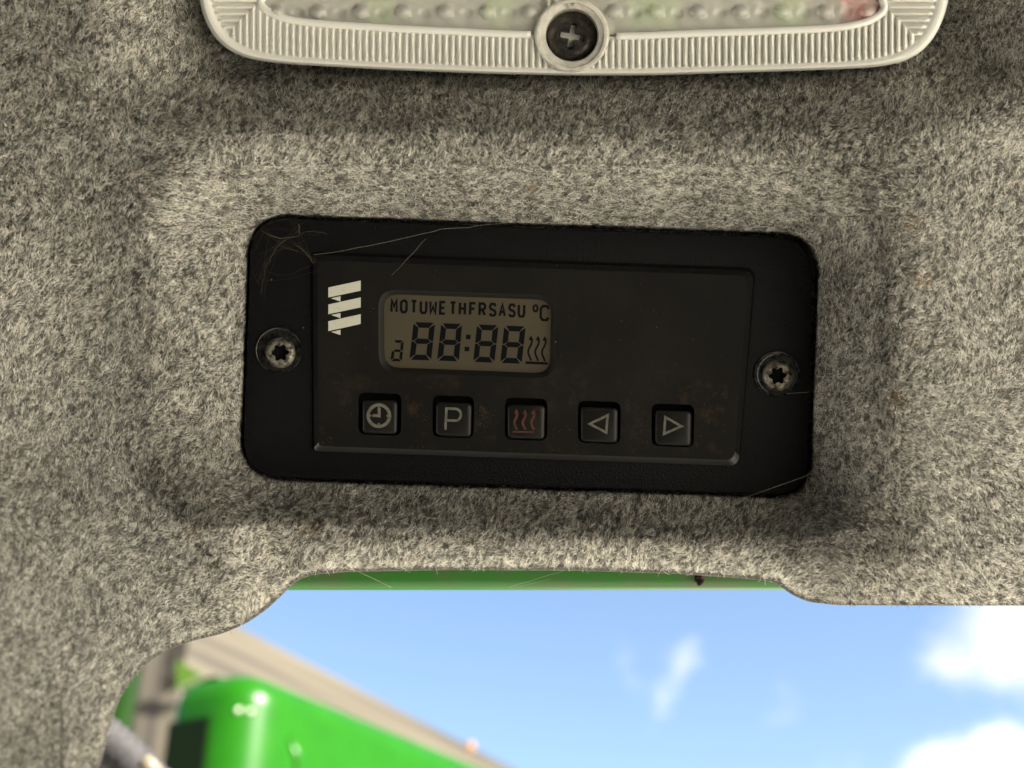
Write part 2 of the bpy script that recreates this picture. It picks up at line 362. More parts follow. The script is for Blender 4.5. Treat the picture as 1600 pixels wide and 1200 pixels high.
# fibres of the felt
def fibre_mat():
    m = bpy.data.materials.new('felt_fibres'); m.use_nodes = True; t = m.node_tree; b = t.nodes['Principled BSDF']
    b.inputs['Roughness'].default_value = .75; b.inputs['Specular IOR Level'].default_value = .25
    at = t.nodes.new('ShaderNodeAttribute'); at.attribute_name = 'tone'
    r = t.nodes.new('ShaderNodeValToRGB'); el = r.color_ramp.elements
    el[0].position = 0; el[0].color = (.06, .059, .056, 1); el[1].position = .78; el[1].color = (.95, .92, .83, 1)
    e = el.new(.40); e.color = (.50, .483, .425, 1); e = el.new(.84); e.color = (.42, .30, .16, 1); e = el.new(1.0); e.color = (.36, .18, .07, 1)
    t.links.new(at.outputs['Fac'], r.inputs['Fac']); t.links.new(r.outputs['Color'], b.inputs['Base Color'])
    an = t.nodes.new('ShaderNodeAttribute'); an.attribute_name = 'nap'
    vt = t.nodes.new('ShaderNodeVectorTransform'); vt.vector_type = 'NORMAL'; vt.convert_from = 'OBJECT'; vt.convert_to = 'WORLD'
    t.links.new(an.outputs['Vector'], vt.inputs[0]); t.links.new(vt.outputs[0], b.inputs['Normal']); return m
NF = 520000
def fibres(n, x0, x1, y0, y1):
    fx = rng.uniform(x0, x1, n); fy = rng.uniform(y0, y1, n)
    c, s = math.cos(RC), math.sin(RC); a = (fx - CX) * c + (fy - CY) * s; b = -(fx - CX) * s + (fy - CY) * c
    keep = (fy < yb(fx) + 1) & ~((np.abs(a) < 438) & (np.abs(b) < 199)) & ~((fx > 345) & (fx < 1450) & (fy < 84) & (fy > -264)) 
    return fx[keep], fy[keep]
fx, fy = fibres(int(NF * 1.75), -60, 1660, -60, 1260)
# the felt goes on past the frame
gx_, gy_ = fibres(260000, -480, 2080, -400, 1400)
off = (gx_ < -55) | (gx_ > 1655) | (gy_ < -55) | (gy_ > 1255)
fx = np.concatenate([fx, gx_[off]]); fy = np.concatenate([fy, gy_[off]])
# thicker along the lower edge, where the fleece shows against the light
ex = rng.uniform(100, 1640, 6000); ey = yb(ex) - 2 - np.abs(rng.normal(0, 5, 6000)); fx = np.concatenate([fx, ex]); fy = np.concatenate([fy, ey])
n = len(fx)
def pos(px, py, lift_mm):
    h = H(px, py) + lift_mm; k = (D - h * 1e-3) / D
    return np.stack([(px - 800) * S * k, (600 - py) * S * k, h * 1e-3], -1)
wr = sstep((fx - 1180) / 200) * sstep((fy - 560) / 200)
base_ang = np.radians(-62 + 95 * wr - 12 * sstep((300 - fx) / 300))
flow = base_ang + 1.5 * (vnoise(fx / 95 + 40, fy / 95 + 40, 11) - .5) + rng.normal(0, .42, n) + 1.5 * (vnoise(fx / 24 + 9, fy / 24 + 9, 12) - .5)
flow = np.where(rng.random(n) < .2, rng.uniform(0, 2 * math.pi, n), flow)
# inside the recess walls the cloth is stretched along the wall
a_ = (fx - CX); b_ = (fy - CY); wall = (np.abs(a_) < 600) & (b_ < -190) & (b_ > -300)
flow = np.where(wall & (rng.random(n) < .7), rng.normal(.05, .35, n) + math.pi * (rng.random(n) < .5), flow)
wall2 = (a_ > 430) & (a_ < 580) & (np.abs(b_) < 220)
flow = np.where(wall2 & (rng.random(n) < .55), rng.normal(math.pi / 2, .4, n), flow)
ln = np.clip(rng.lognormal(math.log(6.0), .38, n), 2.5, 17); curl = rng.normal(0, .5, n)
lft = np.clip(rng.gamma(2.0, .12, n), .02, .9)
pts = []
cxp, cyp, th = fx.copy(), fy.copy(), flow
for k, hgt in enumerate((-.06, .55, .95, .8, .45)):
    pts.append(pos(cxp, cyp, hgt * lft))
    cxp = cxp + np.cos(th) * ln / 4; cyp = cyp + np.sin(th) * ln / 4; th = th + curl / 4 * 1.6
co = np.stack(pts, 1)
def tuft(ang, seed):
    sz = 2048
    p = fx * math.cos(ang) + fy * math.sin(ang); q = -fx * math.sin(ang) + fy * math.cos(ang)
    return vnoise(p / 5.0 + 900, q / 2.2 + 900, seed, sz)
tf = tuft(math.radians(-62), 21) * (1 - wr) + tuft(math.radians(33), 24) * wr
tf = np.where(wall, tuft(.05, 25), tf); tf = np.where(wall2, tuft(math.pi / 2, 26), tf)
tone = .41 + 1.2 * (tf - .5) + .26 * (vnoise(fx / 8, fy / 8, 22) - .5) + .10 * (vnoise(fx / 80, fy / 80, 23) - .5) + rng.normal(0, .13, n) + .12 * (lft - .3)
tone = np.clip(tone, 0, .78); tone = np.where(rng.random(n) < .004, rng.uniform(.84, 1, n), tone)
spots = [(832, 294, 5), (1440, 440, 16), (300, 835, 13), (480, 825, 16), (1400, 625, 16), (1425, 352, 16), (520, 200, 8), (715, 150, 8)]
for (sx, sy, sr) in spots:
    near = np.hypot(fx - sx, fy - sy) < sr
    tone = np.where(near & (rng.random(n) < (.85 if sr < 6 else .3)), .93 if sr < 6 else .86, tone)
rad = rng.uniform(.020, .046, n)[:, None] * np.array([.8, 1, 1, .9, .45])[None, :] * 1e-3
hc = bpy.data.hair_curves.new('felt_fibre'); hc.add_curves([5] * n)
hc.attributes['position'].data.foreach_set('vector', co.reshape(-1).astype(np.float32))
ra = hc.attributes.get('radius') or hc.attributes.new('radius', 'FLOAT', 'POINT'); ra.data.foreach_set('value', rad.reshape(-1).astype(np.float32))
ta = hc.attributes.new('tone', 'FLOAT', 'CURVE'); ta.data.foreach_set('value', tone.astype(np.float32))
pu = pos(fx + 3, fy, 0) - pos(fx - 3, fy, 0); pv = pos(fx, fy + 3, 0) - pos(fx, fy - 3, 0)
nv = -np.cross(pu, pv); nv /= np.linalg.norm(nv, axis=1)[:, None]; nv += rng.normal(0, .28, (n, 3)); nv /= np.linalg.norm(nv, axis=1)[:, None]
na = hc.attributes.new('nap', 'FLOAT_VECTOR', 'CURVE'); na.data.foreach_set('vector', nv.reshape(-1).astype(np.float32))
hc.materials.append(fibre_mat())
fo = bpy.data.objects.new('felt_fibre', hc); COL.objects.link(fo); fo.parent = headliner; tag(fo, kind='stuff')

# ------------------------------------------------------------------ heater timer
tm = Thing('heater_timer', P(CX, CY, 0), 'black heater timer panel with grey display and five buttons set in the grey felt recess', 'timer')
outl = rquad([(393, 339), (1271, 372), (1261, 775), (379, 744)], [58, 62, 58, 62], 10)
def inset(loop, d):
    pts = [Vector(p) for p in loop]; n = len(pts); res = []
    for i in range(n):
        t = (pts[(i + 1) % n] - pts[i - 1]).normalized(); res.append(pts[i] + Vector((-t.y, t.x)) * d)
    return [(p.x, p.y) for p in res]
tm.part('mounting_plate', loft([lift(outl, -3), lift(outl, -.45), lift(inset(outl, 1.5), -.12), lift(inset(outl, 4), 0)], True, True), m_plate, smooth=30)
FW = 1.6
base = rquad([(489, 398), (1178, 423), (1154, 728), (491, 705)], [6, 18, 16, 6], 5)
face = rquad([(496, 407), (1169, 431), (1147, 719), (498, 697)], [6, 14, 14, 6], 5)
lcd_o = rquad([(591, 452), (868, 462), (867, 592), (592, 582)], 30, 6)
lcd_i = rquad([(600, 459.5), (862, 469), (859, 583), (601, 573.5)], 24, 6)
BT = [((560, 614, 627.5, 680), (566, 625, 621.5, 678.3)), ((676, 618.3, 741, 684), (680.5, 629, 737.5, 682.5)), ((789, 622, 855.6, 688), (792.5, 632.3, 852, 686.5)), ((903, 627, 970, 693), (907, 636.5, 966, 692)), ((1018, 631.3, 1085, 698), (1023, 641.3, 1081, 697))]
tl = .035
def box(b, skew=tl):
    x0, y0, x1, y1 = b; h = (x1 - x0) * skew / 2
    return [(x0, y0 - h), (x1, y0 + h), (x1 - 1, y1 + h), (x0 - 1 + 1, y1 - h)]
holes = [rquad(box(h), 12, 4) for h, f in BT]
V, F = face_holes(face, [lcd_o] + holes, FW)
pan = join((V, F), loft([lift(base, -.05), lift(inset(base, 0), 1.0)]), )
panel = tm.part('control_panel', pan, m_panel)
nE = len(base); LE = loft([lift(base, 1.0), lift(face, FW)])
lowq = [q for q in LE[1] if all(base[i % nE][1] > 655 for i in q)]; topq = [q for q in LE[1] if q not in lowq]
tm.part('panel_edge', (LE[0], topq), m_plate, panel, smooth=60); tm.part('lower_edge', (LE[0], lowq), m_bezel, panel, smooth=60)  # lower bevel takes a lighter, glossier plastic to mimic light from below
tm.part('panel_gap', slab(rquad([(484.5, 393), (1181.5, 418), (1155.5, 727), (488, 703)], [7, 20, 16, 6], 5), .01, .03), m_black, panel)
tm.part('display_bezel', loft([lift(lcd_o, FW), lift([(x * .86 + u * .14, y * .86 + v * .14) for (x, y), (u, v) in zip(lcd_o, lcd_i)], FW - .12), lift(lcd_i, .25)]), m_rim, panel, smooth=60)
for h in holes: tm.part('well_wall', loft([lift(h, FW), lift(h, .02)]), m_black, panel)
for h in holes: tm.part('button_well', slab(inset(h, -1.5), .01, .03), m_black, panel)
# emblem: three slanted bands with their folds
em = []
for q in ([(513, 449.2), (563.6, 438.3), (563.6, 454.2), (513, 464.8)], [(513, 475.8), (563.6, 464.6), (563.6, 480.2), (513, 491)], [(513, 502), (563.6, 490.8), (563.6, 506.2), (513, 517.4)],
          [(517, 466), (532, 462.8), (532, 471.2)], [(517.5, 492.2), (532, 489), (532, 497.2)], [(517.5, 518.6), (532, 515.2), (532, 523.6)]):
    em.append(slab(q, FW - .02, FW + .03))
for e in em: tm.part('emblem_band', e, m_print, panel)
# display
disp = tm.part('display', slab(inset(lcd_i, -3), .12, .28), m_lcd)
SW = .29
GL = {'M': [[(0, 1), (0, 0), (.5, .55), (1, 0), (1, 1)]], 'O': [[(.25, 0), (.75, 0), (1, .18), (1, .82), (.75, 1), (.25, 1), (0, .82), (0, .18), (.25, 0)]], 'T': [[(0, 0), (1, 0)], [(.5, 0), (.5, 1)]],
      'U': [[(0, 0), (0, .8), (.22, 1), (.78, 1), (1, .8), (1, 0)]], 'W': [[(0, 0), (.05, 1), (.5, .42), (.95, 1), (1, 0)]], 'E': [[(1, 0), (0, 0), (0, 1), (1, 1)], [(0, .5), (.85, .5)]],
      'H': [[(0, 0), (0, 1)], [(1, 0), (1, 1)], [(0, .5), (1, .5)]], 'F': [[(1, 0), (0, 0), (0, 1)], [(0, .48), (.85, .48)]],
      'R': [[(0, 1), (0, 0), (.7, 0), (1, .15), (1, .38), (.7, .52), (0, .52)], [(.5, .52), (1, 1)]],
      'S': [[(1, .2), (.8, 0), (.22, 0), (0, .16), (0, .34), (.2, .46), (.8, .56), (1, .7), (1, .86), (.78, 1), (.2, 1), (0, .82)]], 'A': [[(0, 1), (.5, 0), (1, 1)], [(.2, .66), (.8, .66)]],
      'C': [[(1, .2), (.78, 0), (.25, 0), (0, .2), (0, .8), (.25, 1), (.78, 1), (1, .8)]], 'o': [[(.3, 0), (.7, 0), (1, .25), (1, .75), (.7, 1), (.3, 1), (0, .75), (0, .25), (.3, 0)]]}
def glyph(ch, x0, x1, y0, y1, wd, w, h=.02):
    sl = math.tan(RC); vs = []
    for k, st in enumerate(GL[ch]):
        xa, xb, ya, yb_ = x0 + wd / 2, x1 - wd / 2, y0 + wd / 2, y1 - wd / 2
        vs.append(stroke([(xa + (xb - xa) * u - sl * (yb_ - ya) * (v - .5) * .8, ya + (yb_ - ya) * v + sl * (xb - xa) * (u - .5)) for u, v in st], wd, w, h + .0015 * k))
    return join(*vs)
row = [('M', 610, 621.7), ('O', 624.8, 637.2), ('T', 641, 652.4), ('U', 655.6, 668), ('W', 670.5, 683), ('E', 686, 697.3), ('T', 702, 713.6), ('H', 716.6, 728.3), ('F', 732.8, 744.6), ('R', 747.5, 759.7), ('S', 763.8, 776), ('A', 779, 790.8), ('S', 794, 806), ('U', 808.7, 821)]
for ch, x0, x1 in row:
    yt = 467.3 + ((x0 + x1) / 2 - 616) * .0372
    tm.part('display_letter', glyph(ch, x0, x1, yt, yt + 21.8, 3.9, SW), m_seg, disp)
tm.part('degree_mark', glyph('o', 832, 841.4, 475.4, 488, 3.2, SW), m_seg, disp)
tm.part('display_letter', glyph('C', 843, 859, 476.5, 502, 3.8, SW), m_seg, disp)
def seg_digit(c, s, segs='abcdefg', gap=.55):
    """c = TL TR BR BL corners in px, s = stroke"""
    TL, TR, BR, BL = [Vector(q) for q in c]
    def at(u, v): return (TL * (1 - u) + TR * u) * (1 - v) + (BL * (1 - u) + BR * u) * v
    Wp = (TR - TL).length; Hp = (BL - TL).length; su = s / Wp; sv = s / Hp; gu = gap / Wp; gv = gap / Hp; k = .22
    sh = {'a': [(k * su + gu, gv * 0), (1 - k * su - gu, 0), (1 - su - gu, sv), (su + gu, sv)],
          'd': [(su + gu, 1 - sv), (1 - su - gu, 1 - sv), (1 - k * su - gu, 1), (k * su + gu, 1)],
          'g': [(.45 * su + gu, .5), (su + gu, .5 - sv * .48), (1 - su - gu, .5 - sv * .48), (1 - .45 * su - gu, .5), (1 - su - gu, .5 + sv * .48), (su + gu, .5 + sv * .48)],
          'f': [(0, k * sv + gv), (su, sv + gv), (su, .5 - sv * .5 - gv), (.35 * su, .5 - gv * 1.3), (0, .5 - gv * 1.6)],
          'e': [(0, .5 + gv * 1.6), (.35 * su, .5 + gv * 1.3), (su, .5 + sv * .5 + gv), (su, 1 - sv - gv), (0, 1 - k * sv - gv)]}
    sh['b'] = [(1 - u, v) for u, v in sh['f']]; sh['c'] = [(1 - u, v) for u, v in sh['e']]
    return join(*[slab([tuple(at(u, v)) for u, v in sh[q]], SW - .02, SW + .02) for q in segs])
for c in ([(646.5, 503.2), (680, 504.4), (673.6, 563.2), (639.6, 562)], [(689.6, 505), (722.2, 506.2), (716.8, 564.8), (682.8, 563.4)], [(745.6, 507), (779, 508.2), (772.4, 566.8), (739.2, 565.4)], [(788, 508.8), (821.6, 510), (815, 568.4), (781.6, 567)]):
    tm.part('digit', seg_digit(c, 8.4), m_seg, disp)
tm.part('small_letter', seg_digit([(614.5, 531.2), (631, 532), (628, 565), (610, 564)], 4.2, 'abcdeg'), m_seg, disp)
for x, y in ((731.7, 526.4), (729.6, 545.2)):
    tm.part('colon_dot', slab([(x - 3.4, y - 3.6), (x + 4, y - 3.3), (x + 3.2, y + 3.8), (x - 4, y + 3.4)], SW - .02, SW + .02), m_seg, disp)
def wavy(x, y0, y1, amp, wd, w, lean=0, head=4.2, h=.02):
    n = 14; L_ = y1 - y0
    pts = [(x + lean * (i / n) + amp * math.sin(2 * math.pi * 1.12 * i / n + .5), y0 + head * 1.2 + (L_ - head * 1.2) * i / n) for i in range(n + 1)]
    tip = (pts[0][0] - .2, y0)
    arrow = slab([tip, (tip[0] + head, y0 + head * 2), (tip[0] - head, y0 + head * 1.9)], w, w + h + .002)
    return join(stroke(pts, wd, w, h), arrow)
for x, y in ((828.6, 524), (839.6, 524.6), (850.2, 525)):
    tm.part('heat_arrow', wavy(x, y, y + 39.5, 2.6, 3.0, SW, -1.4, 3.8), m_seg, disp)
tm.part('heat_bar', stroke([(821, 566.6), (855.5, 568)], 4, SW, .02), m_seg, disp)
# buttons
BW = 2.0
ICON = BW + .005
icons = []
ck = [stroke([(592 + 16.8 * math.cos(a), 649.5 + 16.8 * math.sin(a)) for a in np.linspace(0, 2 * math.pi, 40, endpoint=False)], 5.0, ICON, .03, True),
      stroke([(592.4, 637.5), (592.4, 652)], 4.8, ICON, .032), stroke([(594.7, 649.9), (582, 649.2)], 4.4, ICON, .034)]
for a in (0, math.pi / 2, math.pi, -math.pi / 2): ck.append(stroke([(592 + 15 * math.cos(a), 649.5 + 15 * math.sin(a)), (592 + 11.6 * math.cos(a), 649.5 + 11.6 * math.sin(a))], 3, ICON, .036))
icons.append([('clock_icon', join(*ck), m_icon)])
icons.append([('letter_icon', stroke([(696, 671.5), (697.6, 638.3), (712, 638.8)] + [(712 + 8.2 * math.sin(t), 648 - 9.2 * math.cos(t)) for t in np.linspace(.25, math.pi - .1, 9)] + [(697.4, 656.8)], 4, ICON, .03), m_icon)])
icons.append([('heat_arrow', wavy(x, 638.8 + i * .3, 671.5, 2.2, 3.6, ICON, -1.0, 4.0, .03), m_red) for i, x in enumerate((806.3, 819.5, 833))] + [('heat_bar', stroke([(801, 674.4), (834, 675.2)], 2.6, ICON, .03), m_red)])
icons.append([('arrow_icon', stroke([(921.5, 662.3), (949.6, 649), (947.2, 675.8)], 3.8, ICON, .03, True), m_icon)])
icons.append([('arrow_icon', stroke([(1039.6, 651.8), (1064.8, 666), (1037.6, 678)], 3.8, ICON, .03, True), m_icon)])
for (hb, fb), ic in zip(BT, icons):
    lp = rquad(box(fb), 7, 4); up = rquad(box((fb[0] + 3.6, fb[1] + 3, fb[2] - 3.2, fb[3] - 4.2)), 6, 4); mid = rquad(box((fb[0] + 1.4, fb[1] + 1, fb[2] - 1, fb[3] - 1.4)), 7, 4)
    bo = tm.part('button', loft([lift(lp, .04), lift(lp, 1.35), lift(mid, 1.8), lift(up, BW)], True, True), m_button, smooth=60)
    for nm, vf, mm in ic: tm.part(nm, vf, mm, bo)
# screws
def ringloops(cx, cy, prof, n=60):
    """prof: (radius px, w mm, star amount)"""
    ls = []
    for r, w, st in prof:
        ls.append([P(cx + r * (1 + st * math.cos(6 * t + .4)) * math.cos(t), cy + r * (1 + st * math.cos(6 * t + .4)) * math.sin(t), w) for t in [2 * math.pi * i / n for i in range(n)]])
    return ls
for (cx, cy, mh, hx, hy, rh, lab) in ((435.5, 547.5, m_screw, 2.5, 3.5, 23, 'screw caked with pale dirt'), (1214.5, 585, m_rust, .5, 2, 23.5, 'screw with a rusty socket')):
    sc = tm.part('screw', loft(ringloops(cx + hx, cy + hy, [(rh + 1, .1, 0), (rh, .7, 0), (rh * .9, 1.15, 0), (rh * .78, 1.4, 0), (rh * .70, 1.45, .02), (rh * .52, 1.40, .17)], 96)), mh, smooth=50, label=lab)
    tm.part('washer', loft(ringloops(cx, cy, [(37, -.02, 0), (36.6, .32, 0), (35.6, .42, 0), (34.3, .36, 0), (33, .12, 0), (29, .06, 0), (25, .16, 0), (21, .1, 0)])), m_ring, sc, smooth=50)
    tm.part('socket', loft(ringloops(cx + hx, cy + hy, [(rh * .52, 1.40, .17), (rh * .48, .5, .17), (rh * .2, .35, 0)], 96), False, True), m_black, sc)

# ------------------------------------------------------------------ dome lamp
lm = Thing('dome_lamp', P(893, -90, 6), 'clear ribbed dome lamp screwed to the felt above the timer', 'lamp')
half = [(308, -90), (308, -40), (309, -15), (312, 8), (319, 32), (331, 55), (347, 73), (368, 86), (400, 95), (450, 100.5), (600, 109), (760, 115.5), (900, 118.5), (1020, 118), (1200, 112.5), (1340, 107.5), (1392, 102.5), (1430, 90), (1453, 70), (1469, 44), (1479, 16), (1485, -12), (1487, -45), (1487, -90)]
poly = half + [(x, -180 - y) for x, y in half[::-1][1:-1]]
pa = np.array(poly + [poly[0]], float); seg = np.hypot(*np.diff(pa, axis=0).T); cum = np.concatenate([[0], np.cumsum(seg)])
NP_ = 1560; tq = np.linspace(0, cum[-1], NP_, endpoint=False)
ox = np.interp(tq, cum, pa[:, 0]); oy = np.interp(tq, cum, pa[:, 1])
ker = np.ones(31) / 31
def csm(v): return np.convolve(np.concatenate([v[-15:], v, v[:15]]), ker, 'valid')
ox, oy = csm(ox), csm(oy)
tx = np.roll(ox, -8) - np.roll(ox, 8); ty = np.roll(oy, -8) - np.roll(oy, 8); tl_ = np.hypot(tx, ty); inx, iny = ty / tl_, -tx / tl_
inx, iny = csm(csm(inx)), csm(csm(iny))
if (inx[0] < 0): inx, iny = -inx, -iny
wid = np.abs(inx) * 84 + np.abs(iny) * 61; wid = csm(csm(wid))
def lring(f, w, extra=None, off=0.0):
    """f: 0 the outer edge, 1 the inner frame"""
    d = f * wid + off; ww = np.full(NP_, float(w)) + (extra if extra is not None else 0)
    return [P(ox[i] + inx[i] * d[i], oy[i] + iny[i] * d[i], ww[i]) for i in range(NP_)]
def ribbed(f, amp, w):
    d = f * wid; x = ox + inx * d; y = oy + iny * d
    low_band = np.abs(iny) > np.abs(inx) * 1.0
    c = np.cos(2 * math.pi * np.where(low_band, x, y) / 10.4)
    return lring(f, w, amp * np.sign(c) * np.abs(c) ** .6)
Lw = 12.0
lo_out = [lring(0, 4.0), lring(0, Lw - 2.0), lring(.02, Lw - .8), lring(.06, Lw), lring(.11, Lw + .1), lring(.15, Lw - .1), lring(.185, Lw - .35), ribbed(.21, .35, Lw - .4), ribbed(.25, .62, Lw - .25)] + [ribbed(f, .62, Lw - .25 - .3 * f) for f in np.linspace(.28, .86, 26)] + [ribbed(.91, .3, Lw - .6), lring(.96, Lw - .6), lring(.99, Lw - .6)]
lo_in = [lring(.99, Lw - 2.2), lring(.5, Lw - 2.2), lring(.12, Lw - 2.4), lring(.05, Lw - 4), lring(.05, 4.0)]
def cut(vf, cx, cy, r):
    V, F = vf; F2 = []
    R = r * S
    keepv = [math.hypot(v.x - P(cx, cy, v.z * 1e3).x, v.y - P(cx, cy, v.z * 1e3).y) > R for v in V]
    return V, [f for f in F if all(keepv[i] for i in f)]
SCX, SCY = 893.5, 55.0
lens_o = lm.part('lens_border', cut(loft(lo_out + lo_in), SCX, SCY, 46), m_border, smooth=35)
# middle window of the lens, a grid so that it can be cut round the boss and carry its bumps
win = [(ox[i] + inx[i] * wid[i] * 1.0, oy[i] + iny[i] * wid[i] * 1.0) for i in range(0, NP_, 6)]
wp = np.array(win)
gx = np.arange(385, 1412, 3.0); gy = np.arange(-240, 70, 3.0)
GX, GY = np.meshgrid(gx, gy)
def inside(px, py, poly):
    c = np.zeros(px.shape, bool); n = len(poly)
    for i in range(n):
        x1, y1 = poly[i]; x2, y2 = poly[(i + 1) % n]
        if y1 == y2: continue
        cnd = ((y1 > py) != (y2 > py)) & (px < (x2 - x1) * (py - y1) / (y2 - y1) + x1); c ^= cnd
    return c
ins = inside(GX, GY, win) & (np.hypot(GX - SCX, GY - SCY) > 52)
bw = np.zeros(GX.shape)
for r_i in range(6):
    for c_i in range(0, 18):
        cxb = 300 + 66 * c_i; cyb = 18 - 42 * r_i
        d2 = np.hypot((GX - cxb - 33) / 10, (GY - cyb - 2) / 8); bw -= np.where(d2 < 1, .55 * np.sqrt(np.clip(1 - d2 ** 2, 0, 1)), 0)
        dd = np.hypot((GX - cxb) / 13, (GY - cyb) / 10); bw += np.where(dd < 1, 1.7 * np.sqrt(np.clip(1 - dd ** 2, 0, 1)), 0)
bw += .30 * np.abs(np.sin((GX - 300) / 66 * 2 * math.pi)) * np.exp(-((((GY - 40) % 42) - 6) / 5) ** 2) + .10 * np.sin(GX / 5.2) * np.sin(GY / 7)
Vw = [P(GX[j, i], GY[j, i], Lw - 1.1 + bw[j, i]) for j in range(GX.shape[0]) for i in range(GX.shape[1])]
nb = len(Vw); Vw += [P(GX[j, i], GY[j, i], Lw - 2.4) for j in range(GX.shape[0]) for i in range(GX.shape[1])]
Fw = []; nc = GX.shape[1]
ok = ins[:-1, :-1] & ins[1:, :-1] & ins[:-1, 1:] & ins[1:, 1:]
for j, i in zip(*np.nonzero(ok)):
    a = j * nc + i; Fw += [(a, a + 1, a + nc + 1, a + nc), (a + nb, a + nb + nc, a + nb + nc + 1, a + nb + 1)]
okp = np.pad(ok, 1)
for j, i in zip(*np.nonzero(ok)):
    a = j * nc + i
    for dj, di, p, q in ((-1, 0, a, a + 1), (1, 0, a + nc, a + nc + 1), (0, -1, a, a + nc), (0, 1, a + 1, a + nc + 1)):
        if not okp[j + 1 + dj, i + 1 + di]: Fw.append((p, q, q + nb, p + nb))
lens_w = lm.part('lens_window', (Vw, Fw), m_lens, smooth=50)
# bright ridge round the window, stopping at the screw bosses
rp = [(ox[i] + inx[i] * wid[i] * 1.0, oy[i] + iny[i] * wid[i] * 1.0) for i in range(0, NP_, 4)]
runs, cur = [], []
for q in rp + rp[:1]:
    if math.hypot(q[0] - SCX, q[1] - SCY) < 64 or math.hypot(q[0] - SCX, q[1] + 180 + SCY) < 64:
        if cur: runs.append(cur); cur = []
    else: cur.append(q)
if cur: runs.append(cur)
if len(runs) > 2: runs = [runs[-1] + runs[0]] + runs[1:-1]
for r_ in runs: lm.part('lens_ridge', tube([P(x, y, Lw - .5) for x, y in r_], .00075, 10), m_frame, smooth=True)
# tray
tray = loft([lring(.06, 4.2), lring(.06, 5.6), lring(.10, 6.2), lring(.5, 7.2), lring(1.0, 7.6)], False, True)
lm.part('reflector', cut(tray, SCX, SCY, 0), m_tray, smooth=40)
for x in range(430, 1320, 66):
    if abs(x - SCX) < 60: continue
    lm.part('led', loft([lift(rquad([(x - 9, 12), (x + 9, 12), (x + 9, 28), (x - 9, 28)], 3, 2), 6.0), lift(rquad([(x - 9, 12), (x + 9, 12), (x + 9, 28), (x - 9, 28)], 3, 2), 8.8)], False, True), m_led)
lm.part('red_reflection', loft([lift(rquad([(1302, -60), (1396, -60), (1392, 38), (1318, 42)], 8, 4), 6.0), lift(rquad([(1302, -60), (1396, -60), (1392, 38), (1318, 42)], 8, 4), 10.2)], False, True), m_red_tint)  # red block under the lens stands in for a reflection in the plastic
for x0, x1 in ((575, 615), (760, 800), (980, 1060), (1215, 1255)):
    lm.part('green_reflection', loft([lift([(x0, -70), (x1, -70), (x1, 46), (x0, 46)], 6.0), lift([(x0, -70), (x1, -70), (x1, 46), (x0, 46)], 9.75)], False, True), m_green_tint)  # coloured blocks imitate the green reflections in the lens
# boss and screw
def lathe(cx, cy, prof, n=64): return loft([[P(cx + r * math.cos(2 * math.pi * i / n), cy + r * math.sin(2 * math.pi * i / n), w) for i in range(n)] for r, w in prof])
boss = lm.part('screw_boss', lathe(SCX, SCY, [(59, Lw - 2.4), (59, Lw - .4), (57.5, Lw + .5), (55, Lw + .75), (51, Lw + .7), (49.5, Lw + .1), (46, Lw), (42.5, Lw - .1), (41, Lw - .5), (40.5, 7.0)]), m_boss, smooth=40)
for ch, x, y in (('U', 863, 2), ('o', 893, 1)):
    lm.part('moulded_mark', glyph(ch, x - 7, x + 9, y - 11, y + 12, 4, Lw, .5), m_boss, boss)
def cross_loops(cx, cy, deep=False):
    n = 64; ls = []
    def cr(t, r):
        t2 = t - math.radians(10); c = max(abs(math.cos(t2)), abs(math.sin(t2))); s_ = min(abs(math.cos(t2)), abs(math.sin(t2)))
        return min(r, .24 * r / max(s_, 1e-3))
    for f in ([(40, 7.2, 0), (39, 8.0, 0), (36, 8.7, 0), (30, 9.2, 0), (24, 9.35, 0), (21.5, 9.3, 1), (20, 8.9, 1)] if not deep else [(20, 8.9, 1), (18, 7.4, 1), (8, 6.4, 1)]):
        r, w, st = f
        ls.append([P(cx + (cr(t, r) if st else r) * math.cos(t), cy + (cr(t, r) if st else r) * math.sin(t), w) for t in [2 * math.pi * i / n for i in range(n)]])
    return ls
lscrew = lm.part('screw', loft(cross_loops(SCX, SCY + 2)), m_phil, smooth=45)
lm.part('socket', loft(cross_loops(SCX, SCY + 2, True), False, True), m_black, lscrew)

# ------------------------------------------------------------------ cobwebs, lint, dirt
def sag(a, b, n=10, w=(1.0, 1.0), dip=4, jit=.6):
    return [P(a[0] + (b[0] - a[0]) * t + random.gauss(0, jit), a[1] + (b[1] - a[1]) * t + dip * 4 * t * (1 - t) + random.gauss(0, jit), w[0] + (w[1] - w[0]) * t) for t in [i / n for i in range(n + 1)]]
web = []
knots = [(445, 372), (438, 384), (425, 393), (465, 364), (412, 420), (405, 445), (508, 364), (492, 408), (415, 362), (400, 400), (398, 430), (500, 330), (455, 340), (409, 470)]
web.append(tube(sag((412, 362), (446, 372), 8, (4, 2), 3), [1.5e-5, 2.5e-5, 4e-5, 6e-5, 7e-5, 7e-5, 6e-5, 6e-5, 5e-5], 5))
web.append(tube(sag((446, 372), (478, 362), 8, (2, 1.4), 2), [6e-5, 7e-5, 7e-5, 6e-5, 5e-5, 4e-5, 3e-5, 3e-5, 2e-5], 5))
web.append(tube(sag((478, 362), (512, 366), 8, (1.4, .6), -2), 3.5e-5, 5))
web.append(tube(sag((446, 373), (414, 420), 10, (2, 1), -5), 4e-5, 5)); web.append(tube(sag((414, 420), (408, 462), 8, (1, .5), -2), 3e-5, 5))
web.append(tube(sag((462, 382), (490, 411), 10, (1.6, 2), -3), 5.5e-5, 5)); web.append(tube(sag((438, 386), (465, 393), 6, (1, .4), -1), 3.5e-5, 4))
web.append(tube(sag((466, 350), (468, 364), 5, (2, 1.6), 0, 1), 9e-5, 5))
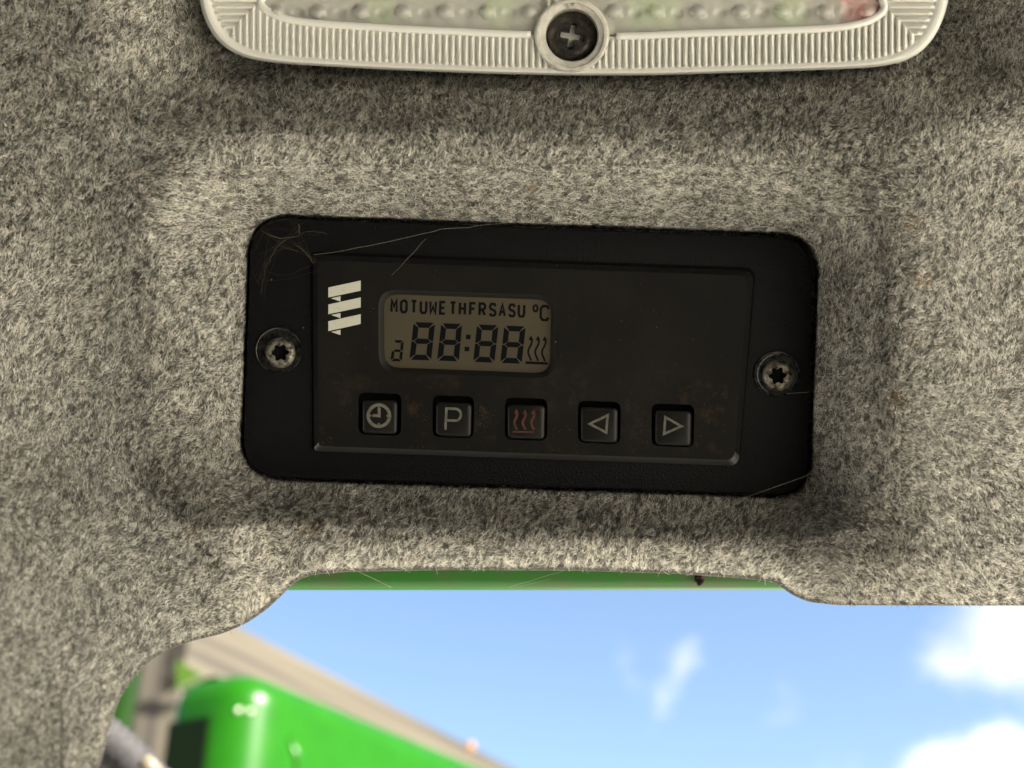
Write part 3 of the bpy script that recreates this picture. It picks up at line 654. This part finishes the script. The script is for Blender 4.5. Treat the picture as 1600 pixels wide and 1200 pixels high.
for _ in range(46):
    a = random.choice(knots); b = random.choice(knots)
    if math.dist(a, b) < 12 or math.dist(a, b) > 95: continue
    web.append(tube(sag((a[0] + random.gauss(0, 5), a[1] + random.gauss(0, 5)), (b[0] + random.gauss(0, 5), b[1] + random.gauss(0, 5)), 7, (random.uniform(.3, 3), random.uniform(.3, 3)), random.gauss(0, 5), .9), random.uniform(.5e-5, 1.3e-5), 3))
single('cobweb', P(440, 380, 1), join(*web), m_web, 'dusty brown cobweb across the upper left corner of the black timer', 'cobweb')
single('silk_strand', P(620, 375, 1.5), join(tube(sag((490, 398), (690, 358), 14, (1.8, 2.5), 3, .4), 1.5e-5, 4), tube(sag((690, 358), (800, 346), 8, (2.5, 5), 1, .4), 1.8e-5, 4), tube(sag((665, 373), (612, 430), 8, (2.4, 1.7), 1, .4), 1.0e-5, 4)), m_silk, 'thin silk strand slanting along the top edge of the timer', 'strand', 'single silk strands')
single('silk_strand', P(1150, 790, 8), join(tube(sag((1030, 826), (1180, 772), 10, (9, 6), 0, .3), 2.0e-5, 4), tube(sag((1180, 772), (1290, 733), 8, (6, 9), 0, .3), 2.0e-5, 4)), m_silk, 'long silk strand crossing the lower right corner of the timer onto the felt', 'strand', 'single silk strands')
single('silk_strand', P(585, 905, 2), join(tube(sag((560, 893), (612, 918), 8, (4, -12), 0, .2), 2.0e-5, 4)), m_silk, 'short silk strand over the left half of the green roof strip', 'strand', 'single silk strands')
single('silk_strand', P(830, 905, 2), join(tube(sag((795, 918), (880, 892), 8, (-12, 4), 0, .2), 1.8e-5, 4), tube(sag((800, 919), (860, 905), 8, (-12, 0), 0, .2), 1.2e-5, 4)), m_silk, 'forked silk strand over the middle of the green roof strip', 'strand', 'single silk strands')
single('silk_strand', P(1240, 614, 2), tube(sag((1228, 615), (1275, 612), 6, (.6, 5), 0, .2), 1.6e-5, 4), m_silk, 'silk strand from the right screw of the timer to the felt', 'strand', 'single silk strands')
lint = []
for (cx, cy, sx, sy, k) in ((755, 660, 12, 20, 46), (665, 655, 12, 16, 16), (1000, 678, 14, 16, 34), (1108, 650, 14, 9, 26), (830, 712, 10, 4, 14), (915, 702, 22, 6, 16), (655, 702, 18, 4, 12), (880, 690, 16, 14, 10), (1085, 700, 10, 5, 8), (510, 690, 8, 8, 8), (820, 480, 190, 40, 14), (1020, 560, 80, 60, 14), (540, 590, 30, 50, 10)):
    for _ in range(int(k * 1.5)):
        x, y = random.gauss(cx, sx), random.gauss(cy, sy)
        if not (500 < x < 1142 and 412 < y < 715): continue
        if any(h[0] - 2 < x < h[2] + 2 and h[1] - 2 < y < h[3] + 2 for h, f in BT) or (588 < x < 872 and 448 < y < 596): continue
        th = random.uniform(0, 6.3); ln_ = random.uniform(2, 8); cu = random.gauss(0, .7); pts_ = []
        for q in range(5):
            pts_.append(P(x, y, FW + .03 + (.16 * q * (4 - q) / 4) * random.random())); x += math.cos(th) * ln_ / 4; y += math.sin(th) * ln_ / 4; th += cu / 2
        lint.append(tube(pts_, random.uniform(.6e-5, 1.5e-5), 3))
for _ in range(60):
    x, y = random.uniform(505, 1140), random.uniform(412, 700)
    if any(h[0] - 2 < x < h[2] + 2 and h[1] - 2 < y < h[3] + 2 for h, f in BT) or (588 < x < 872 and 448 < y < 596): continue
    r_ = random.uniform(.25, .8); lint.append(loft([lift(circ(x, y, r_, 5), FW), lift(circ(x, y, r_ * .5, 5), FW + .08)], False, True))
for x, y in ((424, 437), (868, 534), (492, 409), (474, 512), (1163, 522)):
    lint.append(loft([lift(circ(x, y, 1.5, 6), FW if 500 < x < 1150 else 0), lift(circ(x + .4, y, .8, 6), (FW if 500 < x < 1150 else 0) + .25)], False, True))
tag(single('dust_lint', P(840, 650, FW), join(*lint), m_lint, 'brown dust and lint round the timer buttons', 'lint'), kind='stuff'); 

# ------------------------------------------------------------------ green roof strip outside, with a dirt clot
def rbox_local(px0, px1, py0, py1, w0, w1, r=3):
    a = [(px0, py0), (px1, py0), (px1, py1), (px0, py1)]
    return loft([lift(a, w1), lift(inset(a, 0), w0 - .8), lift([(px0 + r, py0 + r), (px1 - r, py0 + r), (px1 - r, py1 - r), (px0 + r, py1 - r)], w0)], True, True)
wS = -34.0
strip_v = []
secs = [(905, -60), (921.5, -52), (922, -40), (920.5, -36.5), (917, -35), (906, -34.6), (880, -34), (845, -34), (845, -60)]
loops = [[P(x, y, w) for y, w in secs] for x in np.linspace(330, 1420, 40)]
nS = len(secs); V = [v for l in loops for v in l]; F = [(k * nS + i, k * nS + (i + 1) % nS, (k + 1) * nS + (i + 1) % nS, (k + 1) * nS + i) for k in range(39) for i in range(nS)]
F += [tuple(range(nS)), tuple(range(39 * nS, 40 * nS))]
single('roof_edge', P(875, 900, wS), (V, F), m_strip, 'green painted roof edge strip just below the felt over the sky', 'roof edge', smooth=50)
bmx = bmesh.new(); bmesh.ops.create_icosphere(bmx, subdivisions=3, radius=1)
cl = []
for v in bmx.verts:
    c = v.co; f = 1 + .38 * math.sin(3.1 * c.x + 2 * c.y) + .25 * math.sin(5.3 * c.y + 1.7 * c.z)
    cl.append(P(1092.5 + c.x * 7.5 * f, 905.5 + c.y * 9.0 * f, wS + .9 + c.z * .9 * f))
fc = [tuple(v.index for v in f.verts) for f in bmx.faces]; bmx.free()
single('dirt_clot', P(1092, 904, wS), (cl, fc), mat('brown_dirt', (.010, .005, .004), .9, spec=.1), 'small dark brown clot of dirt on the green roof strip', 'dirt', smooth=True)

# ------------------------------------------------------------------ yard outside: timber frame, green machine, hose
def beam(a, b, wy, wz, name, label, cat, roll=0.0, m=None, up=Vector((0, 0, 1))):
    """square timber from world point a to b; its own long axis is local Z"""
    a, b = Vector(a), Vector(b); z = (b - a).normalized(); Ln = (b - a).length
    x = up.cross(z) if abs(z.dot(up)) < .95 else Vector((1, 0, 0)); x.normalize(); y = z.cross(x); 
    R_ = Matrix((x, y, z)).transposed() @ Matrix.Rotation(roll, 3, 'Z')
    c = .06 * min(wy, wz); hx, hy = wy / 2, wz / 2
    sec = [(-hx + c, -hy), (hx - c, -hy), (hx, -hy + c), (hx, hy - c), (hx - c, hy), (-hx + c, hy), (-hx, hy - c), (-hx, -hy + c)]
    lps = [[Vector((p, q, t * Ln)) for p, q in sec] for t in (0, .25, .5, .75, 1)]
    v, f = loft(lps, True, True)
    mw = R_.to_4x4(); mw.translation = a
    return tag(mesh_obj(name, v, f, m or m_wood, None, False, mw), label, cat)
pd = 2.55
p_top = Wd(268, 1000, pd); gpt = p_top.copy(); gpt.z = 0
beam(gpt, p_top + Vector((0, 0, .12)), .085, .085, 'timber_post', 'pale weathered timber post standing left of the green machine', 'post', math.radians(3))
r0 = Wd(318, 995, pd + .05)
elev = lambda p: (p - camp)
def level_hit(px, py, z):
    d = (Wd(px, py, 1) - camp); return camp + d * ((z - camp.z) / d.z)
r1 = level_hit(760, 1212, r0.z)
r0 = r0 + (r0 - r1).normalized() * .10; r0.z -= .045; r1.z -= .045
beam(r0, r1 + (r1 - r0) * .25, .105, .150, 'timber_rail', 'long pale weathered timber rail slanting across the sky behind the green machine', 'rail')
bp_ = level_hit(699, 1172, r0.z)
tb = mesh_obj('bolt_head', *loft([[Vector((r * math.cos(t), r * math.sin(t), h)) for t in [math.pi / 3 * i for i in range(6)]] for r, h in ((.012, 0), (.012, .012), (.008, .016))], False, True), m_bolt)
rail_dir = (r1 - r0).normalized(); side_n = Vector((rail_dir.y, -rail_dir.x, 0)); side_n = side_n if side_n.dot(camp - r0) > 0 else -side_n
rail_o = bpy.data.objects['timber_rail']; 
q_ = side_n.to_track_quat('Z', 'Y').to_matrix().to_4x4(); q_.translation = bp_ + side_n * .058
tb.matrix_world = q_; tb.parent = rail_o; tb.matrix_parent_inverse = Matrix.LDiagonal if False else rail_o.matrix_world.inverted()

# green machine: a rounded sheet metal housing, its corner towards the lens
C0 = Wd(392, 1032, 1.75); ztop = C0.z
Rr = level_hit(790, 1200, ztop); Lf_ = level_hit(270, 1056, ztop)
def xy(p): return Vector((p.x, p.y))
c0, cr_, cl_ = xy(C0), xy(Rr), xy(Lf_)
back = (cr_ - c0) + (cl_ - c0)
planp = [cl_, c0, c0 + (cr_ - c0) * 1.5, c0 + (cr_ - c0) * 1.5 + (cl_ - c0)]
def roundp(c, rs, n=10):
    return [Vector(p) for p in rquad([tuple(q) for q in c], rs, n)]
pl = roundp(planp, [.03, .075, .05, .05])
def pin(loop, d):
    cen = sum(loop, Vector((0, 0))) / len(loop); n = len(loop); r = []
    for i in range(n):
        t = (loop[(i + 1) % n] - loop[i - 1]); t = t.normalized() if t.length > 1e-9 else Vector((1, 0)); nn = Vector((-t.y, t.x))
        if nn.dot(cen - loop[i]) < 0: nn = -nn
        r.append(loop[i] + nn * d)
    return r
mo = bpy.data.objects.new('green_machine', None); COL.objects.link(mo); mo.location = (c0.x, c0.y, 0)
tag(mo, 'glossy green machine housing with a rounded corner in front of the timber rail', 'machine')
prof = [(0, -1.6)] + [(.05 * (1 - math.cos(math.pi / 2 * k / 8)), -.05 * (1 - math.sin(math.pi / 2 * k / 8))) for k in range(9)]
prof[0] = (0, -1.6)
lps = [[Vector((p.x - c0.x, p.y - c0.y, ztop + h)) for p in pin(pl, d)] for d, h in prof]
mesh_obj('housing', *loft(lps, True, True), m_green, mo, 40)
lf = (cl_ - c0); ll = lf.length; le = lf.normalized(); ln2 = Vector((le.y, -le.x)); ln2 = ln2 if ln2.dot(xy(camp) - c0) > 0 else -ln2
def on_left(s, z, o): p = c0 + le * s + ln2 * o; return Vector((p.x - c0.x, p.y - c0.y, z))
mesh_obj('shade_panel', *loft([[on_left(s, z, o) for s, z in ((ll * .30, ztop - 1.3), (ll * .93, ztop - 1.3), (ll * .93, ztop - .07), (ll * .42, ztop - .07))] for o in (.001, .005)], False, True), mat('painted_shade_green', (.002, .008, .0004), .6, spec=.1), mo)  # dark sheet over the left face, standing in for its shade
# two bright rivets on the rounded corner, and a pressed bead beside it
ed = (cr_ - c0).normalized(); nrm2 = Vector((ed.y, -ed.x)); nrm2 = nrm2 if nrm2.dot(xy(camp) - c0) > 0 else -nrm2
def on_face(s, z, o): p = c0 + ed * s + nrm2 * o; return Vector((p.x - c0.x, p.y - c0.y, z))
bead = [[on_face(s_ + ds, z, o) for ds, o in ((-.016, -.001), (-.010, .004), (0, .006), (.010, .004), (.016, -.001), (0, -.004))] for s_, z in ((.13, ztop - 1.5), (.13, ztop - .30), (.128, ztop - .16), (.118, ztop - .11), (.10, ztop - .085))]
mesh_obj('pressed_bead', *loft(bead, True, True), m_green, mo, True)
pm = min(pl, key=lambda p: (p - c0).length); on_ = (c0 - pm).normalized(); tg = Vector((-on_.y, on_.x))
for k_ in (-.008, .008):
    q2 = pm + tg * k_ - on_ * .0008; c_ = Vector((q2.x - c0.x, q2.y - c0.y, ztop - .062)); ax = Vector((on_.x, on_.y, 0)); sx = Vector((tg.x, tg.y, 0))
    v_, f_ = loft([[c_ + sx * (r * math.cos(t)) + Vector((0, 0, r * math.sin(t))) + ax * h for t in [2 * math.pi * i / 20 for i in range(20)]] for r, h in [(.0042 * math.cos(a_), .0042 * math.sin(a_)) for a_ in (0, .3, .6, .9, 1.2, 1.45)]], False, True)
    mesh_obj('rivet', v_, f_, m_rivet, mo, True)

# darker green panel left of the post
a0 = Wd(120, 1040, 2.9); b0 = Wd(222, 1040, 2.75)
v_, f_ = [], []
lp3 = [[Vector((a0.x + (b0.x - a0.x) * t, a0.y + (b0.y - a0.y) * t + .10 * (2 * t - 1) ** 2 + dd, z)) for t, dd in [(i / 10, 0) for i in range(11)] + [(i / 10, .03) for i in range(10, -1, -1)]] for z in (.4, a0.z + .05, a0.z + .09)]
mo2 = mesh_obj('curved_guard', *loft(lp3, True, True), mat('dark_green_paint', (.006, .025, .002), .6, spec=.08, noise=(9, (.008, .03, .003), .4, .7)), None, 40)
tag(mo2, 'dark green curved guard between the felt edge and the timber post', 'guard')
# small bright green bracket behind the post
k0 = Wd(290, 1040, 2.42)
tri = [Wd(276, 1030, 2.42), Wd(316, 1054, 2.42), Wd(276, 1074, 2.42)]
off_ = Vector((0, .02, 0)); vb = tri + [p + off_ for p in tri]
brk = mesh_obj('bracket', [v - k0 for v in vb], [(0, 1, 2), (5, 4, 3), (0, 3, 4, 1), (1, 4, 5, 2), (2, 5, 3, 0)], mat('light_green_paint', (.08, .19, .006), .35), None, False, Matrix.Translation(k0))
tag(brk, 'small bright green pointed bracket at the right side of the timber post', 'bracket')
# hose in the lower left corner
ho = Thing('braided_hose', P(150, 1180, -200), 'grey braided hose with a cream fitting in the lower left corner', 'hose')
hp = []
for i in range(60):
    t = i / 59; hp.append(P(40 + 225 * t, 1090 + 60 * t + 110 * t * t, -190))
hr = [.0078 * (1 + .05 * math.sin(i * 2.2)) for i in range(60)]
ho.part('hose', tube(hp, hr, 20), m_hose, smooth=True)
ho.part('fitting', tube([P(222, 1186, -176), P(231, 1196, -176), P(246, 1216, -177)], [.0026, .0034, .0034], 14), m_cap, smooth=True)
